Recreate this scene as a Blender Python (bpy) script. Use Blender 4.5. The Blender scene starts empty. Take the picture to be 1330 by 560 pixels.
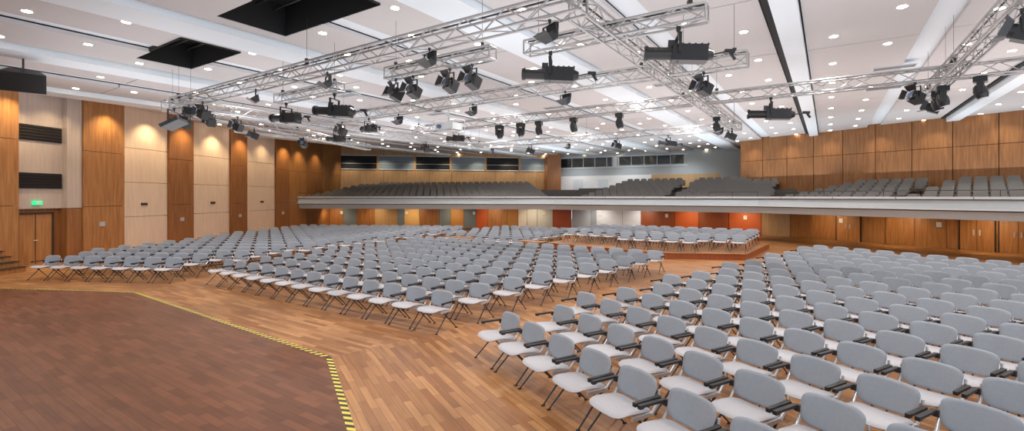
import bpy, math, random
from mathutils import Vector, Matrix
random.seed(4)
# ---------------------------------------------------------------- frames
A=Vector((.555,.832,0)); R=Vector((.832,-.555,0))
def SA(s,a,z=0.0):
    v=A*a+R*s
    return Vector((v.x,v.y,z))
def V2(p,z=0.0): return Vector((p[0],p[1],z))
# ---------------------------------------------------------------- materials
def newmat(name):
    m=bpy.data.materials.new(name); m.use_nodes=True
    return m,m.node_tree.nodes,m.node_tree.links,m.node_tree.nodes['Principled BSDF']
def plain(name,col,rough=.6,metal=0.,var=.06,scale=3.0,spec=.5):
    m,n,l,b=newmat(name)
    tc=n.new('ShaderNodeTexCoord'); no=n.new('ShaderNodeTexNoise'); no.inputs['Scale'].default_value=scale
    no.inputs['Detail'].default_value=3
    mx=n.new('ShaderNodeMixRGB'); mx.inputs[1].default_value=(*[c*(1-var) for c in col],1)
    mx.inputs[2].default_value=(*[min(1,c*(1+var)) for c in col],1)
    l.new(tc.outputs['Object'],no.inputs['Vector']); l.new(no.outputs['Fac'],mx.inputs[0]); l.new(mx.outputs[0],b.inputs['Base Color'])
    b.inputs['Roughness'].default_value=rough; b.inputs['Metallic'].default_value=metal
    b.inputs['Specular IOR Level'].default_value=spec
    return m
def emit(name,col,st):
    m,n,l,b=newmat(name)
    b.inputs['Base Color'].default_value=(*col,1)
    b.inputs['Emission Color'].default_value=(*col,1); b.inputs['Emission Strength'].default_value=st
    return m
def wood(name,c1,c2,rough=.4,sc=(5,5,.35)):
    m,n,l,b=newmat(name)
    tc=n.new('ShaderNodeTexCoord'); mp=n.new('ShaderNodeMapping'); mp.inputs['Scale'].default_value=sc
    no=n.new('ShaderNodeTexNoise'); no.inputs['Scale'].default_value=2.2; no.inputs['Detail'].default_value=6; no.inputs['Distortion'].default_value=.4
    cr=n.new('ShaderNodeValToRGB'); cr.color_ramp.elements[0].position=.3; cr.color_ramp.elements[1].position=.7
    cr.color_ramp.elements[0].color=(*c1,1); cr.color_ramp.elements[1].color=(*c2,1)
    l.new(tc.outputs['Object'],mp.inputs[0]); l.new(mp.outputs[0],no.inputs['Vector']); l.new(no.outputs['Fac'],cr.inputs[0]); l.new(cr.outputs[0],b.inputs['Base Color'])
    b.inputs['Roughness'].default_value=rough
    return m
def parquet(name,c1,c2,cm,ang,w=1.1,h=.105,rough=.35,var=.35):
    m,n,l,b=newmat(name)
    tc=n.new('ShaderNodeTexCoord'); mp=n.new('ShaderNodeMapping'); mp.inputs['Rotation'].default_value=(0,0,-ang)
    br=n.new('ShaderNodeTexBrick'); br.offset=.37; br.inputs['Scale'].default_value=1
    br.inputs['Brick Width'].default_value=w; br.inputs['Row Height'].default_value=h
    br.inputs['Mortar Size'].default_value=.003; br.inputs['Mortar Smooth'].default_value=.3
    br.inputs['Color1'].default_value=(*c1,1); br.inputs['Color2'].default_value=(*c2,1); br.inputs['Mortar'].default_value=(*cm,1)
    l.new(tc.outputs['Object'],mp.inputs[0]); l.new(mp.outputs[0],br.inputs['Vector'])
    mp2=n.new('ShaderNodeMapping'); mp2.inputs['Scale'].default_value=(.8,14,1)
    l.new(mp.outputs[0],mp2.inputs[0])
    no=n.new('ShaderNodeTexNoise'); no.inputs['Scale'].default_value=1.5; no.inputs['Detail'].default_value=5
    l.new(mp2.outputs[0],no.inputs['Vector'])
    no2=n.new('ShaderNodeTexNoise'); no2.inputs['Scale'].default_value=.35; no2.inputs['Detail'].default_value=3
    l.new(tc.outputs['Object'],no2.inputs['Vector'])
    ad=n.new('ShaderNodeMath'); ad.operation='ADD'; l.new(no.outputs['Fac'],ad.inputs[0]); l.new(no2.outputs['Fac'],ad.inputs[1])
    mr=n.new('ShaderNodeMapRange'); mr.inputs[1].default_value=.6; mr.inputs[2].default_value=1.4; mr.inputs[3].default_value=1-var; mr.inputs[4].default_value=1+var
    l.new(ad.outputs[0],mr.inputs[0])
    mx=n.new('ShaderNodeVectorMath'); mx.operation='SCALE'; l.new(br.outputs['Color'],mx.inputs[0]); l.new(mr.outputs[0],mx.inputs['Scale'])
    l.new(mx.outputs[0],b.inputs['Base Color'])
    b.inputs['Roughness'].default_value=rough; b.inputs['Specular IOR Level'].default_value=.35
    return m
M={}
M['white']=plain('ceiling_panel_white',(.60,.585,.595),.85,var=.03,scale=.4)
M['beamw']=plain('beam_white',(.80,.88,.95),.7,var=.02,scale=.5)
M['dark']=plain('dark_void',(.012,.012,.014),.8)
M['slab']=plain('slab_grey',(.12,.12,.13),.9)
M['black']=plain('black_metal',(.014,.014,.016),.38,var=.2)
M['blackp']=plain('black_plastic',(.02,.02,.022),.45)
M['alu']=plain('aluminium',(.70,.71,.73),.3,metal=.55,var=.05)
M['talu']=plain('truss_aluminium',(.46,.46,.47),.32,metal=.8,var=.1)
M['steel']=plain('dark_steel',(.05,.05,.055),.35,metal=.5)
M['woodA']=wood('veneer_warm',(.31,.125,.036),(.49,.225,.075))
M['woodB']=wood('veneer_brown',(.235,.088,.026),(.37,.155,.05))
M['woodC']=wood('veneer_chestnut',(.205,.082,.027),(.335,.148,.052))
M['woodD']=wood('veneer_chestnut_dark',(.17,.066,.022),(.28,.12,.042))
M['woodM']=wood('veneer_honey',(.42,.23,.09),(.56,.33,.15))
M['woodR']=wood('veneer_red',(.28,.065,.018),(.40,.105,.03))
M['woodL']=wood('veneer_light',(.50,.31,.14),(.62,.40,.2))
M['peach']=wood('acoustic_peach',(.72,.53,.39),(.80,.62,.48),.8)
M['beige']=wood('panel_beige',(.50,.40,.34),(.58,.47,.41),.8)
M['gap']=plain('joint_dark',(.05,.025,.012),.8)
M['grey']=plain('balcony_grey',(.50,.56,.60),.5,var=.04)
M['wgrey']=plain('wall_paint_grey',(.42,.46,.48),.6,var=.04)
M['greyl']=plain('paint_light_grey',(.68,.72,.75),.55)
M['greyd']=plain('paint_blue_grey',(.2,.25,.29),.6)
M['whitep']=plain('paint_white',(.84,.84,.83),.6)
M['red']=plain('door_orange_red',(.62,.13,.03),.5)
M['yel']=plain('panel_ochre',(.75,.47,.18),.6)
M['seatb']=plain('chair_fabric_back',(.32,.35,.395),.5,var=.08,scale=30)
M['seats']=plain('chair_fabric_seat',(.50,.49,.52),.6,var=.06,scale=30)
M['bseat']=plain('balcony_fabric',(.17,.16,.15),.8,var=.1,scale=20)
M['btread']=plain('balcony_carpet',(.12,.11,.10),.9)
M['glass']=plain('booth_glass',(.02,.025,.03),.08)
M['tapey']=plain('tape_yellow',(.80,.62,.08),.5)
M['tapek']=plain('tape_black',(.03,.03,.03),.5)
M['green']=emit('exit_green',(.02,.6,.25),1.2)
M['lampw']=emit('lamp_warm',(1,.84,.58),26)
M['lampu']=emit('lamp_soffit',(1,.8,.5),10)
M['lens']=plain('lens_glass',(.12,.16,.25),.05)
M['amber']=plain('amber_wood',(.55,.27,.07),.5)
def pq(n,ang): return parquet(n,(.275,.108,.035),(.50,.245,.095),(.12,.05,.02),ang,.85,.115,.33,.34)
# ---------------------------------------------------------------- mesh builder
class MB:
    def __init__(s,name,mats): s.n=name; s.k=list(mats); s.v=[]; s.f=[]; s.mi=[]; s.sm=[]
    def m(s,mat):
        if mat not in s.k: s.k.append(mat)
        return s.k.index(mat)
    def add(s,vs,fs,mat,smooth=False,M4=None):
        b=len(s.v)
        for v in vs:
            v=Vector(v)
            if M4 is not None: v=M4@v
            s.v.append(v)
        for f in fs: s.f.append([b+i for i in f]); s.mi.append(s.m(mat)); s.sm.append(smooth)
    def box(s,c,size,mat,rz=0,M4=None):
        x,y,z=[d/2 for d in size]; T=Matrix.Translation(Vector(c))@Matrix.Rotation(rz,4,'Z')
        if M4 is not None: T=M4@T
        vs=[(-x,-y,-z),(x,-y,-z),(x,y,-z),(-x,y,-z),(-x,-y,z),(x,-y,z),(x,y,z),(-x,y,z)]
        s.add(vs,[(0,3,2,1),(4,5,6,7),(0,1,5,4),(1,2,6,5),(2,3,7,6),(3,0,4,7)],mat,False,T)
    def prism(s,pts,z0,z1,mat):
        n=len(pts); ar=sum(pts[i][0]*pts[(i+1)%n][1]-pts[(i+1)%n][0]*pts[i][1] for i in range(n))
        if ar<0: pts=list(pts)[::-1]
        vs=[(p[0],p[1],z0) for p in pts]+[(p[0],p[1],z1) for p in pts]
        fs=[tuple(range(n-1,-1,-1)),tuple(range(n,2*n))]+[(i,(i+1)%n,n+(i+1)%n,n+i) for i in range(n)]
        s.add(vs,fs,mat)
    def seg(s,p,q,z0,z1,o0,o1,mat):
        p=V2(p);q=V2(q);d=(q-p).normalized(); nn=Vector((-d.y,d.x,0))
        s.prism([(p+nn*o0)[:2],(q+nn*o0)[:2],(q+nn*o1)[:2],(p+nn*o1)[:2]],z0,z1,mat)
    def tube(s,p0,p1,r,mat,n=6,r2=None,M4=None,smooth=True):
        p0=Vector(p0);p1=Vector(p1); d=(p1-p0).normalized(); r2=r if r2 is None else r2
        u=d.orthogonal().normalized(); w=d.cross(u)
        vs=[];
        for k in range(n):
            a=2*math.pi*(k+.5)/n; e=u*math.cos(a)+w*math.sin(a); vs.append(p0+e*r)
        for k in range(n):
            a=2*math.pi*(k+.5)/n; e=u*math.cos(a)+w*math.sin(a); vs.append(p1+e*r2)
        b=[(k,(k+1)%n,n+(k+1)%n,n+k) for k in range(n)]
        s.add(vs,b,mat,smooth,M4); s.add(vs,[tuple(range(n-1,-1,-1)),tuple(range(n,2*n))],mat,False,M4)
    def mesh(s):
        me=bpy.data.meshes.new(s.n); me.from_pydata([tuple(v) for v in s.v],[],s.f)
        for k in s.k: me.materials.append(M[k])
        me.polygons.foreach_set('material_index',s.mi); me.polygons.foreach_set('use_smooth',s.sm); me.update()
        return me
    def done(s,loc=(0,0,0),rz=0):
        o=bpy.data.objects.new(s.n,s.mesh()); o.location=loc; o.rotation_euler[2]=rz
        bpy.context.scene.collection.objects.link(o); return o
def inst(name,me,loc,rz=0,rx=0,ry=0,sc=1):
    o=bpy.data.objects.new(name,me); o.location=loc; o.rotation_euler=(rx,ry,rz); o.scale=(sc,)*3
    bpy.context.scene.collection.objects.link(o); return o
# ---------------------------------------------------------------- fan geometry
def ydir(deg): a=math.radians(deg); return Vector((math.sin(a),math.cos(a),0))
n3=ydir(7); n2=ydir(33.7); n1=ydir(61)
def rdir(n): return Vector((n.y,-n.x,0))
r3,r2,r1=rdir(n3),rdir(n2),rdir(n1)
def LW(y): return (-22.64+.087*y,y)
# ---------------------------------------------------------------- floor
C0=Vector((-24,16.4,0)); C1=Vector((-11.8,14.8,0)); C2=Vector((-3.4,8.8,0)); C3=Vector((1.9,-2.0,0))
b1=ydir(21); b2=ydir(47.5)
E1=C1+b1*52; E2=C2+b2*60
ang=lambda d: math.atan2(d.y,d.x)
M['pl']=pq('parquet_left',ang(r3)); M['pc']=pq('parquet_centre',ang(r2)); M['pr']=pq('parquet_right',ang(r1))
M['ps']=parquet('parquet_stage',(.125,.041,.017),(.205,.075,.034),(.05,.018,.008),ang(r2),.55,.13,.42,.3)
f=MB('floor',['pl','pc','pr'])
f.prism([C0[:2],C1[:2],E1[:2],(-26,64)],-.2,0,'pl')
f.prism([C1[:2],C2[:2],E2[:2],E1[:2]],-.2,0,'pc')
f.prism([C2[:2],C3[:2],(44,-12),(60,30),E2[:2]],-.2,0,'pr')
f.done()
f=MB('stage_floor',['ps']); f.prism([C0[:2],C1[:2],C2[:2],C3[:2],(6,-12),(-24,-12)],-.2,.0,'ps'); f.done()
t=MB('hazard_tape',['tapey','tapek'])
def tape(p,q):
    L=(q-p).length; d=(q-p)/L; n=Vector((-d.y,d.x,0)); k=0; st=.085; w=.05; x=0
    while x<L-.05:
        a=p+d*x; b=p+d*min(L,x+st); sl=d*.04
        vs=[a-n*w-sl,b-n*w-sl,b+n*w+sl,a+n*w+sl]; vs=[(v.x,v.y,.004) for v in vs]
        t.add(vs,[(0,1,2,3)],'tapey' if k%2 else 'tapek'); k+=1; x+=st
tape(C0,C1); tape(C1,C2); tape(C2,C3); t.done()
# ---------------------------------------------------------------- walls
ZC=7.7
w=MB('wall_left',['woodA','woodB','peach','beige','gap','dark'])
w.seg(LW(-12),LW(50.6),-.2,8.9,.55,.75,'gap')
def lpan(y0,y1,zs,out,mat,mt2=None):
    for i in range(len(zs)-1):
        w.seg(LW(y0+.02),LW(y1-.02),zs[i]+.01,zs[i+1]-.01,-out,.57,mat)
lpan(-12,4,[0,2.5,5.2,8.6],.0,'woodB'); lpan(4,12,[0,2.5,5.2,8.6],.0,'woodB'); lpan(12,19.0,[0,2.5,5.2,8.6],0,'woodB')
lpan(19.0,20.0,[0,2.6,5.4,8.6],.1,'woodA')
w.seg(LW(20),LW(22.0),2.45,8.6,.2,.57,'beige')
w.seg(LW(20),LW(22.0),0,2.45,.35,.57,'woodB')
w.seg(LW(22),LW(22.7),2.45,8.6,-.05,.57,'beige'); w.seg(LW(22),LW(22.7),0,2.43,-.05,.57,'woodB')
for zz in (3.35,5.45):
    w.seg(LW(20.1),LW(21.95),zz,zz+.68,.15,.3,'dark')
    for k in range(5): w.seg(LW(20.1),LW(21.95),zz+.08+k*.13,zz+.1+k*.13,.12,.2,'gap')
lpan(22.7,24.9,[0,2.5,5.2,8.6],.12,'woodA')
lpan(24.9,27.8,[0,1.9,3.75,5.6,8.6],0,'peach'); lpan(27.8,29.7,[0,2.5,5.2,8.6],.12,'woodB')
lpan(29.7,33.1,[0,1.9,3.75,5.6,8.6],0,'peach'); lpan(33.1,34.9,[0,2.5,5.2,8.6],.12,'woodB')
lpan(34.9,38.5,[0,1.9,3.75,5.6,8.6],0,'peach'); lpan(38.5,40.5,[0,2.5,5.2,8.6],.12,'woodB')
lpan(40.5,43.5,[0,2.5,5.2,8.6],.0,'woodA'); lpan(43.5,46.5,[0,2.5,5.2,8.6],.0,'woodB'); lpan(46.5,50.5,[0,2.5,5.2,8.6],.0,'woodA')
w.done()
d=MB('door_1',['woodA','alu','gap']); 
d.seg(LW(20.25),LW(21.6),0,2.2,.26,.35,'woodA'); d.seg(LW(20.9),LW(20.93),0,2.2,.25,.27,'gap'); d.seg(LW(20.18),LW(20.25),0,2.28,.22,.35,'gap'); d.seg(LW(21.6),LW(21.67),0,2.28,.22,.35,'gap'); d.seg(LW(20.18),LW(21.67),2.2,2.28,.22,.35,'gap')
d.tube(V2(LW(20.8),1.05)+Vector((-.2,0,0)),V2(LW(20.98),1.05)+Vector((-.2,0,0)),.02,'alu'); d.done()
for nm,yy,zz in (('exit_sign',20.9,2.62),):
    e=MB(nm,['green','whitep']); e.seg(LW(yy-.18),LW(yy+.18),zz,zz+.17,.1,.2,'green'); e.seg(LW(yy-.05),LW(yy+.08),zz+.03,zz+.14,.09,.12,'whitep'); e.done()
for yy in (23.5,28.6,33.9,39.3):
    e=MB('wall_socket_box',['alu']); e.seg(LW(yy),LW(yy+.25),1.5,1.72,-.18,-.11,'alu'); e.done()
for y0 in (26,31.3,36.6):
    e=MB('wall_notice_plate',['gap']); e.seg(LW(y0),LW(y0+.4),2.5,2.64,-.03,.0,'gap'); e.done()
s=MB('wooden_stairs',['woodA','gap'])
for k in range(6):
    s.box((-19.35-.3*k-.15,18.1,.1*(k+1)),(.3,1.5,.2*(k+1)),'woodA'); s.box((-19.32-.3*k-.14,18.1,.2*(k+1)+.011),(.32,1.54,.022),'gap')
s.done()
def panelled(name,p,q,z0,ztop,step,zs,mats,gap=.03,back='gap'):
    p=V2(p);q=V2(q);L=(q-p).length;d=(q-p)/L; o=MB(name,[back])
    o.seg(p,q,z0,ztop,.06,.3,back); n=max(1,round(L/step)); s=L/n
    for i in range(n):
        a=p+d*(i*s+gap/2); b=p+d*((i+1)*s-gap/2)
        for j in range(len(zs)-1):
            mt=mats[(i*3+j*2)%len(mats)]
            o.seg(a,b,zs[j]+gap/3,zs[j+1]-gap/3,0,.08,mt)
    return o
BL0=(-18.7,50.4); BL1=(5.3,55); 
o=panelled('wall_back_left',BL0,BL1,1.5,8.9,2.4,[1.6,5.85,8.8],['woodM','woodM'])
L=(V2(BL1)-V2(BL0)); 
for k in range(6):
    a=V2(BL0)+L*(.02+k*.16); b=V2(BL0)+L*(.02+k*.16+.15)
    o.seg(a,b,5.95,7.35,-.06,.03,'greyd' if k%2 else 'dark'); o.seg(a,b,7.35,7.42,-.1,.03,'greyl'); o.seg(a,b,5.88,5.95,-.1,.03,'greyl')
    o.seg(a,b,6.5,6.55,-.09,.03,'wgrey')
o.seg(V2(BL0)+L*.935,V2(BL0)+L*.999,1.6,8.8,-1.4,-.02,'woodB')
o.done()
BC1=(22.6,46.6); BR0=(19.6,40.6)
o=MB('wall_back_centre',['wgrey','greyl','whitep','glass','woodL','woodB'])
o.seg(BL1,BC1,1.5,8.9,0,.3,'wgrey'); L=V2(BC1)-V2(BL1)
def cs(a,b,z0,z1,o0,mat): o.seg(V2(BL1)+L*a,V2(BL1)+L*b,z0,z1,o0,.02,mat)
cs(.0,.55,2.2,5.3,-.04,'whitep'); cs(.55,.9,2.2,5.3,-.04,'woodL'); cs(.02,.33,6.3,7.3,-.05,'glass'); cs(.37,.72,6.4,7.3,-.05,'glass')
cs(.0,.74,6.15,6.25,-.12,'greyl'); cs(.0,.74,7.35,7.45,-.12,'greyl'); cs(.34,.36,6.2,7.4,-.12,'greyl')
for k in range(10): cs(.02+k*.07,.023+k*.07,6.3,7.3,-.07,'greyl')
cs(.1,.16,2.2,4.9,-.07,'greyl'); cs(.25,.31,2.2,4.9,-.07,'greyl')
o.seg(BC1,BR0,1.5,8.9,0,.3,'woodC')
o.done()
BR1=V2(BR0)+r1*52
o=panelled('wall_right_upper',BR0,BR1,1.9,8.9,2.0,[2.0,5.95,8.8],['woodC','woodD','woodC'],gap=.045); 
o.done()
# ---------------------------------------------------------------- balcony
P=[Vector((-19.46,42.0,0)),Vector((3.52,39.2,0)),Vector((16,30.8,0)),Vector((16,30.8,0))+r1*36]
P[0]=P[1]-r3*23.6; P[2]=P[1]+r2*15.05; P[3]=P[2]+r1*36
nrm=[n3,n2,n1]
def off(i,d):
    if i==0: return P[0]+n3*d
    if i==3: return P[3]+n1*d
    a,b=nrm[i-1],nrm[i]; m=(a+b).normalized(); return P[i]+m*(d/m.dot(a))
def sweep(mb,prof,mat,mats=None):
    n=len(prof)
    for i in range(3):
        vs=[]
        for e in (i,i+1):
            for (dd,z) in prof: q=off(e,dd); vs.append((q.x,q.y,z))
        for k in range(n):
            k2=(k+1)%n
            mb.add(vs,[(k,k2,n+k2,n+k)],mats[k] if mats else mat)
    for e in (0,3):
        vs=[]
        for (dd,z) in prof: q=off(e,dd); vs.append((q.x,q.y,z))
        mb.add(vs,[tuple(range(n))],mat)
bal=MB('balcony_front',['grey','greyl'])
sweep(bal,[(0,2.98),(0,2.86),(.12,2.82),(.0,2.42),(.0,2.34),(.14,2.28),(.3,1.9),(1.1,1.9),(1.1,2.06),(7.4,2.06),(7.4,2.2),(.32,2.2),(.32,2.98)],'grey',
   ['greyl','steel','grey','greyl','steel','grey','greyl','greyl','whitep','grey','btread','grey','greyl'])
for i in range(3):
    Lg=(P[i+1]-P[i]).length; dd=(P[i+1]-P[i])/Lg; k=1.5
    while k<Lg: 
        c=P[i]+dd*k; bal.seg(c-dd*.012,c+dd*.012,2.87,2.97,-.006,.0,'steel'); k+=3.0
bal.done()
secs=[(0,8,1.15,.2),(1,8,1.15,.22),(2,6,1.05,.2)]
tre=MB('balcony_tiers',['btread'])
for (i,nr,dp,rz) in secs:
    for k in range(nr):
        d0=.4 if k==0 else 1.0+dp*k; d1=1.0+dp*(k+1) if k<nr-1 else 1.0+dp*(k+1)+1.2
        if i==1 and k==nr-1: d1+=3
        z=2.25+rz*k
        a,b,c,dd=off(i,d0),off(i+1,d0),off(i+1,d1),off(i,d1)
        tre.prism([a[:2],b[:2],c[:2],dd[:2]],2.0 if k<6 else 2.2,z,'btread')
tre.done()
def rpoly(w,z0,z1,r,n=4):
    pts=[(-w/2,z0),(w/2,z0)]
    for k in range(n+1):
        a=math.pi/2*k/n; pts.append((w/2-r+r*math.cos(a),z1-r+r*math.sin(a)))
    for k in range(n+1):
        a=math.pi/2+math.pi/2*k/n; pts.append((-w/2+r+r*math.cos(a),z1-r+r*math.sin(a)))
    return pts
bpoly=rpoly(.54,.42,.88,.13)
def bseat(mb,base,r,n):
    T=Matrix(((r.x,n.x,0,base.x),(r.y,n.y,0,base.y),(0,0,1,base.z),(0,0,0,1)))
    k=len(bpoly)
    vs=[(x,.22+(z-.4)*.25-.05,z) for x,z in bpoly]+[(x,.22+(z-.4)*.25+.04,z) for x,z in bpoly]
    mb.add(vs,[tuple(range(k)),tuple(range(2*k-1,k-1,-1))]+[((j+1)%k,j,k+j,k+(j+1)%k) for j in range(k)],'bseat',False,T)
    mb.box((0,-.03,.41),(.54,.46,.09),'bseat',0,T)
    mb.box((0,.05,.19),(.08,.3,.38),'steel',0,T)
    mb.box((.32,0,.56),(.05,.36,.04),'blackp',0,T)
for (i,nr,dp,rz) in secs:
    mb=MB('balcony_seating',['bseat','steel','blackp'])
    Lg=(P[i+1]-P[i]).length; r=[r3,r2,r1][i]; n=nrm[i]
    for k in range(nr):
        t0,t1={0:(.9+.33*k,Lg-.3-.33*k),1:(1.9+.15*k,Lg+.4),2:(1.0+.35*k,Lg)}[i]
        x=t0
        while x<t1:
            if not (i==1 and 8.2<x<9.2) and not (i==2 and 6.5<x<7.5):
                bseat(mb,P[i]+r*x+n*(1.45+dp*k)+Vector((0,0,2.25+rz*k)),r,n)
            x+=.66
    mb.done()
rl=MB('balcony_railing',['steel'])
def rail(i,t0,t1,dz=.3):
    r=[r3,r2,r1][i]; n=nrm[i]; a=P[i]+r*t0+n*.16; b=P[i]+r*t1+n*.16
    rl.tube(a+Vector((0,0,2.98+dz)),b+Vector((0,0,2.98+dz)),.018,'steel')
    m=max(1,round((t1-t0)/1.5))
    for k in range(m+1):
        q=a+(b-a)*k/m; rl.tube(q+Vector((0,0,2.97)),q+Vector((0,0,2.98+dz)),.016,'steel')
rail(2,1.0,32); rail(0,.2,3,.3); rail(1,12,15,.3); rl.done()
def stripwall(name,p,q,items,u0,u1):
    o=MB(name,['gap']); p=V2(p);q=V2(q)
    o.seg(p,q,0,2.5,.05,.3,'gap'); L=q-p
    for (a,b,mt) in items:
        fa=(a-u0)/(u1-u0); fb=(b-u0)/(u1-u0); o.seg(p+L*fa+L.normalized()*.02,p+L*fb-L.normalized()*.02,0,2.04,0,.06,mt)
    return o
q=[off(i,6.0) for i in range(4)]
q[0]=V2(LW(q[0].y))
o=stripwall('wall_lower_left',q[0],q[1],[(380,400,'woodA'),(400,420,'greyd'),(420,447,'woodA'),(447,480,'woodL'),(480,490,'greyd'),(490,512,'yel'),(512,540,'woodA'),(540,556,'greyd'),(556,575,'amber'),(575,592,'greyd'),(592,608,'red'),(608,635,'woodA'),(635,650,'amber'),(650,662,'whitep'),(662,676,'greyl'),(676,697,'greyl'),(697,722,'red')],380,722); o.done()
o=stripwall('wall_lower_centre',q[1],q[2],[(724,750,'greyl'),(750,757,'wgrey'),(757,790,'whitep'),(790,812,'whitep'),(812,850,'woodR'),(850,875,'red'),(875,905,'woodR'),(905,935,'red'),(935,960,'woodL')],724,960); o.done()
o=panelled('wall_lower_right',q[2],q[3],0,2.5,1.5,[0,2.04],['woodA','woodA','woodB']); o.done()
rr=(q[3]-q[2]).normalized()
for k,x in enumerate((3.2,9.6,11.2,17.5)):
    d=MB('door_%d'%(k+2),['woodA','alu','gap']); a=q[2]+rr*x; b=a+rr*1.4
    d.seg(a,b,0,1.95,-.06,-.01,'woodA'); d.seg(a-rr*.06,a,0,2.0,-.08,-.005,'gap'); d.seg(b,b+rr*.06,0,2.0,-.08,-.005,'gap'); d.seg(a+rr*.69,a+rr*.71,0,1.95,-.065,-.055,'gap')
    d.seg(a+rr*.55,a+rr*.6,.85,1.15,-.12,-.06,'alu'); d.seg(a+rr*.8,a+rr*.85,.85,1.15,-.12,-.06,'alu'); d.done()
    e=MB('exit_sign',['green']); e.seg(a+rr*.5,a+rr*.9,1.99,2.05,-.2,-.08,'green'); e.done()
for i,(x0,stp,cnt) in enumerate(((2,3.4,7),(1.5,3,5),(2,2.6,9))):
    r=[r3,r2,r1][i]; n=nrm[i]
    for k in range(cnt):
        if k%2==0:
            e=MB('notice_frame',['whitep','steel']); c2=P[i]+r*(x0+stp*k)+n*5.97
            e.seg(c2-r*.12,c2+r*.12,1.2,1.5,-.03,.02,'whitep'); e.seg(c2-r*.14,c2+r*.14,1.18,1.2,-.035,.02,'steel'); e.done()
so=MB('soffit_downlights',['lampu','alu'])
for i,(x0,stp,cnt) in enumerate(((1.5,2.4,10),(1,2.4,6),(1,2.4,14))):
    r=[r3,r2,r1][i]; n=nrm[i]
    for k in range(cnt):
        for dd in (2.0,5.2):
            c=P[i]+r*(x0+stp*k)+n*dd
            so.tube((c.x,c.y,2.045),(c.x,c.y,2.075),.09,'lampu',10)
so.done()
# ---------------------------------------------------------------- ceiling
cb=MB('ceiling',['slab'])
cb.prism([SA(-62,-20)[:2],SA(40,-20)[:2],SA(40,72)[:2],SA(-62,72)[:2]],8.7,8.9,'slab'); cb.done()
cp=MB('ceiling_panels',['white','beamw','dark'])
rot=math.atan2(R.y,R.x)
def crect(s0,s1,a0,a1,z,mat,th=.12):
    c=SA((s0+s1)/2,(a0+a1)/2,z+th/2)
    cp.box(c,(s1-s0,a1-a0,th),mat,rot)
beams=[-36,-29,-22,-15,-8.2,-1.1,6,13,20,27]
holes={ -15:(-13.3,-9.2,6.0,7.9), -22:(-19.6,-16.1,6.3,8.0)}
A0,A1=-8,62
downs=[]
for i in range(len(beams)-1):
    b,b2_=beams[i],beams[i+1]
    bw=1.15 if b<-8 else .5
    crect(b-.05,b+bw,A0,A1,7.5,'beamw',.5)
    sl=.26 if b in (-1.1,6) else .2
    crect(b-sl,b-.05-.06,A0,A1,7.72,'dark',.3)
    s0=b+bw+.05; s1=b2_-.31; mid=(s0+s1)/2
    subs=[(s0,mid-.35,7.70),(mid+.35,s1,7.76)]
    ho=holes.get(b)
    if ho:
        crect(mid-.35,mid+.35,A0,ho[2],7.86,'beamw',.1); crect(mid-.35,mid+.35,ho[3],A1,7.86,'beamw',.1)
    else: crect(mid-.35,mid+.35,A0,A1,7.86,'beamw',.1)
    for (x0,x1,z) in subs:
        a=A0
        while a<A1:
            a2=min(a+5.2,A1); g=.04
            if ho and a2>ho[2] and a<ho[3]:
                if a<ho[2]-.05: crect(x0,x1,a,ho[2],z,'white')
                if a2>ho[3]+.05: crect(x0,x1,ho[3],a2-g,z,'white')
                h0,h1=max(a,ho[2]),min(a2,ho[3])
                if x0<ho[0]-.02: crect(x0,min(x1,ho[0]),h0,h1,z,'white')
                if x1>ho[1]+.02: crect(max(x0,ho[1]),x1,h0,h1,z,'white')
            else: crect(x0,x1,a,a2-g,z,'white')
            a=a2
        for fr in ((.25,.75) if b<20 else (.5,)):
            a=A0+1.0+(0 if fr<.5 else 1.7)
            while a<54:
                s=x0+(x1-x0)*fr
                if not(ho and ho[0]-.3<s<ho[1]+.3 and ho[2]-.3<a<ho[3]+.3): downs.append((s,a,z))
                a+=3.4
    if ho:
        for q_ in ((ho[0],ho[1],ho[2]-.03,ho[2]),(ho[0],ho[1],ho[3],ho[3]+.03),(ho[0]-.03,ho[0],ho[2],ho[3]),(ho[1],ho[1]+.03,ho[2],ho[3])):
            crect(*q_,7.72,'dark',.95)
        crect(ho[0],ho[1],ho[2],ho[3],8.6,'dark',.05)
        for k in range(3): 
            zz=8.35; p0=SA(ho[0]+.1,ho[2]+.5+k*.5,zz); p1=SA(ho[1]-.1,ho[2]+.5+k*.5,zz); cp.tube(p0,p1,.03,'steel')
cp.done()
dl=MB('ceiling_downlights',['lampw','alu'])
for (s,a,z) in downs:
    p=SA(s,a)
    if p.y<2 or p.x<LW(p.y)[0]+.5 or abs(p.x)>1.25*p.y+3: continue
    dl.tube((p.x,p.y,z-.012),(p.x,p.y,z+.02),.14,'alu',12); dl.tube((p.x,p.y,z-.02),(p.x,p.y,z+.01),.105,'lampw',12)
dl.done()
vt=MB('ceiling_air_vents',['slab','greyl'])
for (s,a) in ((2.0,22),(2.0,26),(9,20),(9,14),(-5.5,20),(-12,22),(-18.5,14),(-18.5,20),(9,26),(2.2,14)):
    p=SA(s,a,7.685); vt.box(p,(1.3,.5,.03),'greyl',rot)
    for k in range(5): vt.box(SA(s,a-.18+k*.09,7.668),(1.2,.03,.01),'slab',rot)
vt.done()
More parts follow.
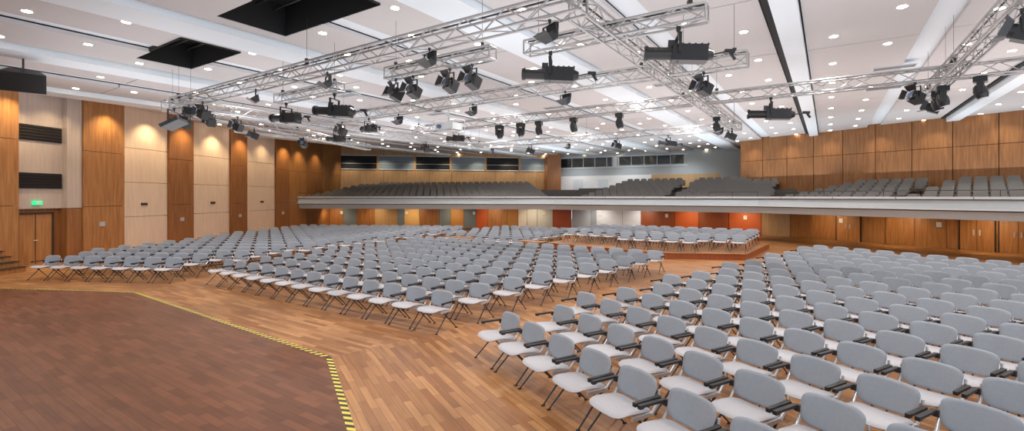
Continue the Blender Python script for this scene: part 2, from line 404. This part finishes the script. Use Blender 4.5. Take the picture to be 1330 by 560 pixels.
# ---------------------------------------------------------------- trusses
ZT=6.3
def truss(p,q,w=.34,z=ZT):
    p=V2(p,z);q=V2(q,z);L=(q-p).length;d=(q-p)/L;n=Vector((-d.y,d.x,0));up=Vector((0,0,1))
    mb=MB('lighting_truss',['talu','steel']); h=w/2
    cs_=[(-h,-h),(h,-h),(h,h),(-h,h)]
    P_=lambda c,x: p+d*x+n*c[0]+up*c[1]
    for c in cs_: mb.tube(P_(c,0),P_(c,L),.028,'talu',6)
    m=max(2,round(L/.5)); st=L/m
    for k in range(m):
        for e in range(4):
            c1,c2=cs_[e],cs_[(e+1)%4]
            if (k+e)%2: c1,c2=c2,c1
            mb.tube(P_(c1,k*st),P_(c2,(k+1)*st),.013,'talu',4)
    for x in (0,L):
        for e in range(4): mb.tube(P_(cs_[e],x),P_(cs_[(e+1)%4],x),.018,'talu',4)
    mb.tube(p+up*(h+.03)+n*.05,q+up*(h+.03)+n*.05,.02,'steel',5)
    mb.tube(p+up*(-h+.04)-n*.08,q+up*(-h+.04)-n*.08,.014,'steel',5)
    nc=max(1,int(L/7)); 
    for k in range(nc+1):
        x=.3+(L-.6)*k/nc; mb.tube(p+d*x+up*h,p+d*x+up*(1.38),.005,'steel',4); mb.box(p+d*x+up*(h+.06),(.08,.08,.16),'steel')
    mb.done()
T=lambda s0,a0,s1,a1,**k: truss(SA(s0,a0),SA(s1,a1),**k)
T(-19.3,7.35,-3.45,7.35); T(-3.65,7.55,-3.65,24.4); T(-19.3,7.55,-19.3,24.4); T(-19.3,24.6,-3.4,24.6)
T(-5.6,9.0,-1.8,9.0,w=.28); T(-9.9,8.8,-6.4,8.8,w=.28); T(-15.6,9.0,-12.2,9.0,w=.28)
T(-17.2,12.6,-3.9,12.6); T(-3.4,12.6,-1.6,12.6); T(-17.2,17,-3.9,17); T(-3.4,17,5.2,17); T(2.7,10.6,2.7,16.8); T(2.7,17.2,2.7,20.5)
truss((-12.6,17.2),(-9.7,32))
# ---------------------------------------------------------------- stage lights
def yoke(mb,w,h,z1):
    for sx in (-w/2,w/2): mb.box((0,sx,-.5*h+z1),(.05,.015,h),'black')
    mb.box((0,0,z1),(.06,w+.015,.018),'black'); mb.tube((0,0,z1),(0,0,z1+.1),.02,'black'); mb.box((0,0,z1+.12),(.07,.05,.08),'steel')
def mk_profile():
    mb=MB('profile_spotlight',['black','lens','steel'])
    R_=Matrix.Rotation(math.radians(4),4,'Y')
    mb.tube((-.5,0,0),(-.1,0,0),.105,'black',14,M4=R_); mb.tube((-.56,0,0),(-.5,0,0),.125,'black',14,M4=R_); mb.tube((-.565,0,0),(-.56,0,0),.1,'lens',14,M4=R_)
    mb.box((.17,0,0),(.56,.27,.27),'black',0,R_); mb.tube((-.1,0,0),(0,0,0),.105,'black',14,.16,R_)
    for k in range(5): mb.box((.05+k*.1,0,.145),(.03,.2,.03),'steel',0,R_)
    mb.tube((.45,0,0),(.55,0,0),.12,'black',12,.07,R_)
    mb.tube((.55,0,0),(.8,.0,.06),.015,'black',6,M4=R_); mb.tube((.8,0,.06),(.9,0,-.08),.03,'black',6,M4=R_)
    mb.box((.8,0,.05),(.16,.1,.06),'black',0,R_)
    mb.box((-.12,.0,.17),(.12,.03,.12),'steel',0,R_)
    yoke(mb,.4,.32,.3); return mb.mesh()
def mk_fresnel():
    mb=MB('fresnel_spotlight',['black','lens','steel']); R_=Matrix.Rotation(math.radians(25),4,'Y')
    mb.box((.05,0,0),(.34,.3,.34),'black',0,R_); mb.tube((-.2,0,0),(-.12,0,0),.15,'black',14,M4=R_); mb.tube((-.205,0,0),(-.2,0,0),.125,'lens',14,M4=R_)
    for sgn in (-1,1):
        mb.add([(-.2,-.16,.15*sgn),(-.2,.16,.15*sgn),(-.38,.19,.26*sgn),(-.38,-.19,.26*sgn)],[(0,1,2,3)],'black',False,R_)
        mb.add([(-.2,.16*sgn,-.15),(-.2,.16*sgn,.15),(-.34,.25*sgn,.18),(-.34,.25*sgn,-.18)],[(0,1,2,3)],'black',False,R_)
    for k in range(4): mb.box((-.02+k*.06,0,.18),(.03,.24,.03),'steel',0,R_)
    yoke(mb,.38,.34,.34); return mb.mesh()
def mk_flood():
    mb=MB('flood_light',['black','lens']); R_=Matrix.Rotation(math.radians(55),4,'Y')
    vs=[(-.12,-.28,-.2),(-.12,.28,-.2),(-.12,.28,.2),(-.12,-.28,.2),(.12,-.17,-.1),(.12,.17,-.1),(.12,.17,.1),(.12,-.17,.1)]
    mb.add(vs,[(0,1,2,3),(7,6,5,4),(0,4,5,1),(1,5,6,2),(2,6,7,3),(3,7,4,0)],'black',False,R_)
    mb.add([(-.122,-.24,-.17),(-.122,.24,-.17),(-.122,.24,.17),(-.122,-.24,.17)],[(0,1,2,3)],'lens',False,R_)
    for sgn in (-1,1): mb.add([(-.12,-.28,.2*sgn),(-.12,.28,.2*sgn),(-.24,.29,.27*sgn),(-.24,-.29,.27*sgn)],[(0,1,2,3)],'black',False,R_)
    yoke(mb,.6,.3,.32); return mb.mesh()
def mk_mover():
    mb=MB('moving_head_light',['black','lens','steel'])
    mb.box((0,0,.33),(.3,.34,.16),'black'); mb.tube((0,0,.4),(0,0,.44),.1,'steel',10)
    for sy in (-.19,.19): mb.box((0,sy,.1),(.14,.06,.36),'black')
    prof=[(-.2,.07),(-.14,.13),(-.02,.16),(.1,.155),(.18,.13),(.21,.12)]
    R_=Matrix.Rotation(math.radians(75),4,'Y')
    for (x0,ra),(x1,rb) in zip(prof[:-1],prof[1:]): mb.tube((x0,0,0),(x1,0,0),ra,'black',14,rb,R_)
    mb.tube((.21,0,0),(.215,0,0),.1,'lens',14,M4=R_)
    return mb.mesh()
mp_,mf_,ml_,mm_=mk_profile(),mk_fresnel(),mk_flood(),mk_mover()
def hang(kind,s,a,rz=None,sc=None,rnd=.3):
    me,top,s0={'p':(mp_,.45,.95),'f':(mf_,.49,.82),'l':(ml_,.47,.66),'m':(mm_,.44,.9)}[kind]; nm=me.name
    sc=sc or s0; z=6.13-top*sc
    rz=(rot if rz is None else rz)+random.uniform(-rnd,rnd)
    inst(nm,me,SA(s,a,z),rz,sc=sc)
hang('p',-5.0,9.0,rot+.45,1.1,0); hang('p',-2.3,9.0,rot+.4,1.1,0)
hang('p',-12.5,9.0,rot+.4,1.2,0); hang('p',-15.1,9.0,rot+.2,1.15,0)
hang('p',-1.5,17,rot+.2,1.2,0)
for s in (-9.6,-8.95,-7.7,-7.0): hang('f',s,8.8,rot+1.2)
for s in (-4.1,-7.0,-10.5,-13.9): hang('l',s,7.35,rot+1.3)
for s in (-12,-10.9,-10,-8.4,-6.5): hang('m',s,17,None)
for s in (-13.6,-10,-6.5): hang('l',s,12.6,rot+1.4)
hang('f',-2.6,12.6,rot+.8)
for s in (-18,-15,-12.5,-9.5,-6.8): hang(random.choice('pfl'),s,24.6,rot+1)
hang('l',-4.0,22.6,rot+1); hang('f',-3.65,23.6,None); hang('m',-3.65,20,None)
for s,a,k in ((-19.3,9.5,'f'),(-19.3,14,'p'),(-19.3,20,'f'),(-18.2,7.35,'l'),(-17.2,7.35,'f'),(-18.8,8.3,'f'),(-17,12.6,'f'),(-15.3,12.6,'p'),(-14.5,17,'p')): hang(k,s,a)
for a,k in ((11.3,'f'),(17.9,'m'),(18.7,'m'),(19.4,'f')): hang(k,2.7,a,None)
hang('f',2.0,17,rot+.5); hang('m',3.3,17)
for k in range(3):
    pp=Vector((-12.4,18,0))+Vector((.19,.98,0))*k*3.6; inst('fresnel_spotlight',mf_,(pp.x,pp.y,5.75),rot+k,sc=.8)
lp=MB('stage_lamp_panel',['black','lens','steel']); R_=Matrix.Rotation(math.radians(60),4,'Y')
lp.box((0,0,0),(.12,1.1,.6),'black',0,R_); lp.box((-.065,0,0),(.01,1.0,.5),'lens',0,R_); yoke(lp,1.15,.4,.42)
lp.done((-11.95,16.75,5.56),rot+.9)
sp=MB('loudspeaker',['blackp','black','steel']); R_=Matrix.Rotation(math.radians(25),4,'X')
sp.add([(-.55,-.3,-.32),(.55,-.3,-.32),(.55,-.3,.32),(-.55,-.3,.32),(-.35,.35,-.28),(.35,.35,-.28),(.35,.35,.28),(-.35,.35,.28)],[(0,1,2,3),(7,6,5,4),(0,4,5,1),(1,5,6,2),(2,6,7,3),(3,7,4,0)],'blackp',False,R_)
sp.box((0,-.31,0),(1.0,.02,.56),'black',0,R_); sp.tube((0,0,.2),(0,0,.75),.03,'steel'); sp.done((-16.0,15.5,6.8),.75)
pr=MB('ceiling_projector',['greyl','alu','lens','steel'])
pr.tube((0,0,.2),(0,0,1.78),.05,'alu',8); pr.box((0,0,.02),(.95,.7,.3),'greyl'); pr.box((0,0,-.16),(.8,.6,.06),'alu'); pr.tube((-.2,-.35,0),(-.2,-.45,0),.09,'lens',12)
for sx in (-.55,.55):
    for sy in (-.4,.4): pr.tube((sx,sy,-.25),(sx,sy,.28),.018,'alu',6)
    pr.tube((sx,-.4,.28),(sx,.4,.28),.018,'alu',6); pr.tube((sx,-.4,-.25),(sx,.4,-.25),.018,'alu',6)
for sy in (-.4,.4): pr.tube((-.55,sy,.28),(.55,sy,.28),.018,'alu',6); pr.tube((-.55,sy,-.25),(.55,sy,-.25),.018,'alu',6)
pr.done((-2.7,20.2,5.95),rot)
# ---------------------------------------------------------------- chairs
def pad(mb,fn,mat,n=32,ex=5.0,th=.035):
    rings=[0.0,.45,.8,.94,1.0]; vs=[]; fs=[]
    out=[]
    for k in range(n):
        a=2*math.pi*k/n; c,s=math.cos(a),math.sin(a)
        out.append((math.copysign(abs(c)**(2/ex),c),math.copysign(abs(s)**(2/ex),s)))
    layers=[]
    for side in (1,-1):
        layer=[]
        for ri,rr_ in enumerate(rings):
            t_=th/2*(1 if rr_<.9 else (.8 if rr_<1 else .0))*side
            if rr_==0: layer.append([len(vs)]); vs.append(fn(0,0,t_)); continue
            idx=[]
            for (x,y) in out:
                idx.append(len(vs)); vs.append(fn(x*rr_,y*rr_,t_))
            layer.append(idx)
        layers.append(layer)
    for side,layer in zip((1,-1),layers):
        for j in range(n):
            a,b=layer[1][j],layer[1][(j+1)%n]; fs.append((layer[0][0],a,b) if side>0 else (layer[0][0],b,a))
        for i in range(1,len(rings)-1):
            for j in range(n):
                a,b,c,d_=layer[i][j],layer[i][(j+1)%n],layer[i+1][(j+1)%n],layer[i+1][j]
                fs.append((a,d_,c,b) if side>0 else (a,b,c,d_))
    mb.add(vs,fs,mat,True)
ch=MB('conference_chair',['seatb','seats','alu','steel','blackp'])
def f_seat(x,y,t_):
    yy=-.04+y*.285; z=.455+.03*(-y)-.045*max(0,-y-.35)**1.5*2+.02*x*x
    return (x*.31,yy,z+t_)
def f_back(x,y,t_):
    wz=.18*y; w=.318*(1+.05*y)
    return (x*w, .285+.26*wz-.055*x*x+ -t_, .645+wz-.012*x*x*(1 if y>0 else -1))
pad(ch,f_seat,'seats',th=.045); pad(ch,f_back,'seatb',th=.04)
for sx in (-1,1):
    x=.335*sx
    ch.tube((x*.93,.13,.43),(x,-.30,.01),.016,'steel',6,.011); ch.tube((x*.93,-.06,.43),(x,.36,.01),.016,'steel',6,.011)
    ch.box((x*.95,.03,.43),(.03,.34,.045),'alu'); ch.tube((x*.97,.16,.43),(x,.27,.56),.018,'alu',6); ch.tube((x,.27,.56),(x*.99,.285,.70),.016,'alu',6)
    ch.box((.37*sx,.06,.635),(.05,.36,.03),'blackp'); ch.box((.37*sx,-.13,.628),(.046,.06,.045),'blackp'); ch.box((.355*sx,.24,.61),(.05,.05,.07),'blackp')
    ch.box((x,-.30,.008),(.03,.05,.016),'blackp'); ch.box((x,.36,.008),(.03,.05,.016),'blackp')
ch.tube((-.31,.05,.41),(.31,.05,.41),.018,'alu',6)
cme=ch.mesh()
cnt=0
def chair(p,n,z=0.0):
    global cnt
    r=rdir(n); inst('conference_chair',cme,(p.x,p.y,z),math.atan2(r.y,r.x)+random.uniform(-.03,.03)); cnt+=1
O1=Vector((-.25,8.65,0)); PC=.82; PR=1.2
for k in range(16):
    t_=-round(.22*PR*k/PC)*PC+ (0)
    while t_<14:
        p=O1+n1*(PR*k)+r1*t_
        if p.y>2.2 and p.x<1.28*p.y+.5: chair(p,n1)
        t_+=PC
O2=Vector((-1.75,10.7,0))
for k in range(10):
    a=PR*k; t0=-(10.2+.15*a); x=.15*a
    while x>t0: chair(O2+n2*a+r2*x,n2); x-=PC
for k in range(7):
    a=13.9+PR*k; t0=-(10.2+.15*a); x=-7.0
    while x>t0: chair(O2+n2*a+r2*x,n2); x-=PC
O3=Vector((-17.2,17.2,0))
for k in range(17):
    x=-3
    while x<26:
        p=O3+n3*(PR*k)+r3*x; rel=p-O2; a=rel.dot(n2); tt=rel.dot(r2)
        if p.x>LW(p.y)[0]+2.9+max(0,(22-p.y)*.2) and tt<-(10.2+.15*a)-1.7 and p.y<37: chair(p,n3)
        x+=PC
def OB(t_,a): q_=O2+n2*a+r2*t_; return (q_.x,q_.y)
rs=MB('seating_riser',['woodR','pc','gap'])
rs.prism([OB(-6.2,16.2),OB(.7,14.9),OB(4.2,16.6),OB(4.6,22.9),OB(-6.2,22.9)],0,.27,'woodR')
rs.prism([OB(-6.23,16.17),OB(.7,14.86),OB(4.24,16.57),OB(4.64,22.93),OB(-6.23,22.93)],.27,.3,'pc')
rs.done()
for k in range(5):
    a=17.2+PR*k; x=3.8
    while x>-5.8: chair(O2+n2*a+r2*x,n2,.3); x-=PC
x=1.8
while x>-2.0: chair(O2+n2*16.0+r2*x,n2,.3); x-=PC
for (t_,a) in ((-9.5,12.4),(-5.0,12.5)):
    tb=MB('side_table',['woodA','steel']); q_=OB(t_,a)
    tb.box((0,0,.72),(1.4,.6,.04),'woodA')
    for sx in (-.62,.62):
        for sy in (-.24,.24): tb.tube((sx,sy,0),(sx,sy,.7),.02,'steel')
    tb.done((q_[0],q_[1],0),rot)
print('chairs',cnt)
# ---------------------------------------------------------------- lights
def area(name,loc,size,power,col,up=True):
    l=bpy.data.lights.new(name,'AREA'); l.shape='SQUARE'; l.size=size; l.energy=power; l.color=col
    o=bpy.data.objects.new(name,l); o.location=loc; o.rotation_euler=(math.pi,0,rot) if up else (0,0,rot)
    bpy.context.scene.collection.objects.link(o)
for s in (-20,-6,8):  # added unseen fill facing up to brighten the ceiling, no real fixtures
    for a in (10,24,38):
        area('ceiling_fill',SA(s,a,4.6),12,480 if a<30 else 560,(.94,.97,1))
area('ceiling_fill',SA(-28,24,4.6),8,150,(.94,.97,1))  # smaller added fill towards the left wall
def spot(name,loc,tgt,power,angle,col,blend=.8,rad=.08):
    l=bpy.data.lights.new(name,'SPOT'); l.energy=power; l.spot_size=math.radians(angle); l.spot_blend=blend; l.color=col; l.shadow_soft_size=rad
    o=bpy.data.objects.new(name,l); o.location=loc; o.rotation_euler=(Vector(tgt)-Vector(loc)).to_track_quat('-Z','Y').to_euler()
    bpy.context.scene.collection.objects.link(o)
for s in (-24,-18,-12,-6,0,6,12):
    for a in (3,10,17,24,31):
        p=SA(s,a,7.45)
        if p.x<LW(p.y)[0]+1.5 or p.y<0 or p.x>1.6*p.y+4: continue
        spot('house_downlight',p,(p.x,p.y,0),600,140,(1,.96,.92))
for y in (19.5,21.3,23.8,26.3,28.7,31.4,34,36.7,39.5,42,45):
    x=LW(y)[0]
    spot('wall_washer',(x+.9,y,7.5),(x+.1,y,3.5),340 if y<40 else 220,105,(1,.78,.46),.9,.05)
for k in range(9):
    c=V2(BR0)+r1*(1.2+3.0*k)-n1*1.0
    spot('wall_washer',(c.x,c.y,7.5),(c.x+n1.x,c.y+n1.y,4),110,100,(1,.85,.6),.9,.05)
L=V2(BL1)-V2(BL0)
for k in range(7):
    c=V2(BL0)+L*(.07+k*.14)-n3*1.5
    spot('wall_washer',(c.x,c.y,7.4),(c.x+n3.x,c.y+n3.y,4.5),200,110,(1,.87,.65),.9,.05)
L=V2(BC1)-V2(BL1)
for k in range(3):
    c=V2(BL1)+L*(.15+k*.3)-n2*3.0
    spot('wall_washer',(c.x,c.y,7.2),(c.x+n2.x,c.y+n2.y,4.5),380,130,(.95,.97,1),.9,.05)
for i,(x0,stp,cn) in enumerate(((1.5,4,6),(1.5,4,4),(1.5,4,6))):
    r=[r3,r2,r1][i]; n=nrm[i]
    for k in range(cn):
        c=P[i]+r*(x0+stp*k)+n*4.4
        col=(1,.95,.88) if i==1 and k<2 else (1,.76,.46)
        spot('soffit_spot',(c.x,c.y,1.99),(c.x+n.x*1.0,c.y+n.y*1.0,.4),200,150,col,.9,.05)
W=bpy.data.worlds.new('World'); bpy.context.scene.world=W; W.use_nodes=True
W.node_tree.nodes['Background'].inputs[0].default_value=(.80,.90,1,1); W.node_tree.nodes['Background'].inputs[1].default_value=2.0
# ---------------------------------------------------------------- camera
cam=bpy.data.cameras.new('Camera'); co=bpy.data.objects.new('Camera',cam); bpy.context.scene.collection.objects.link(co)
co.location=(0,0,3.0); co.rotation_euler=(math.pi/2,0,0); cam.sensor_width=36; cam.sensor_fit='HORIZONTAL'; cam.lens=615/1330*36; cam.shift_y=-25/1330; cam.clip_end=400
bpy.context.scene.camera=co
bpy.context.scene.view_settings.view_transform='Standard'
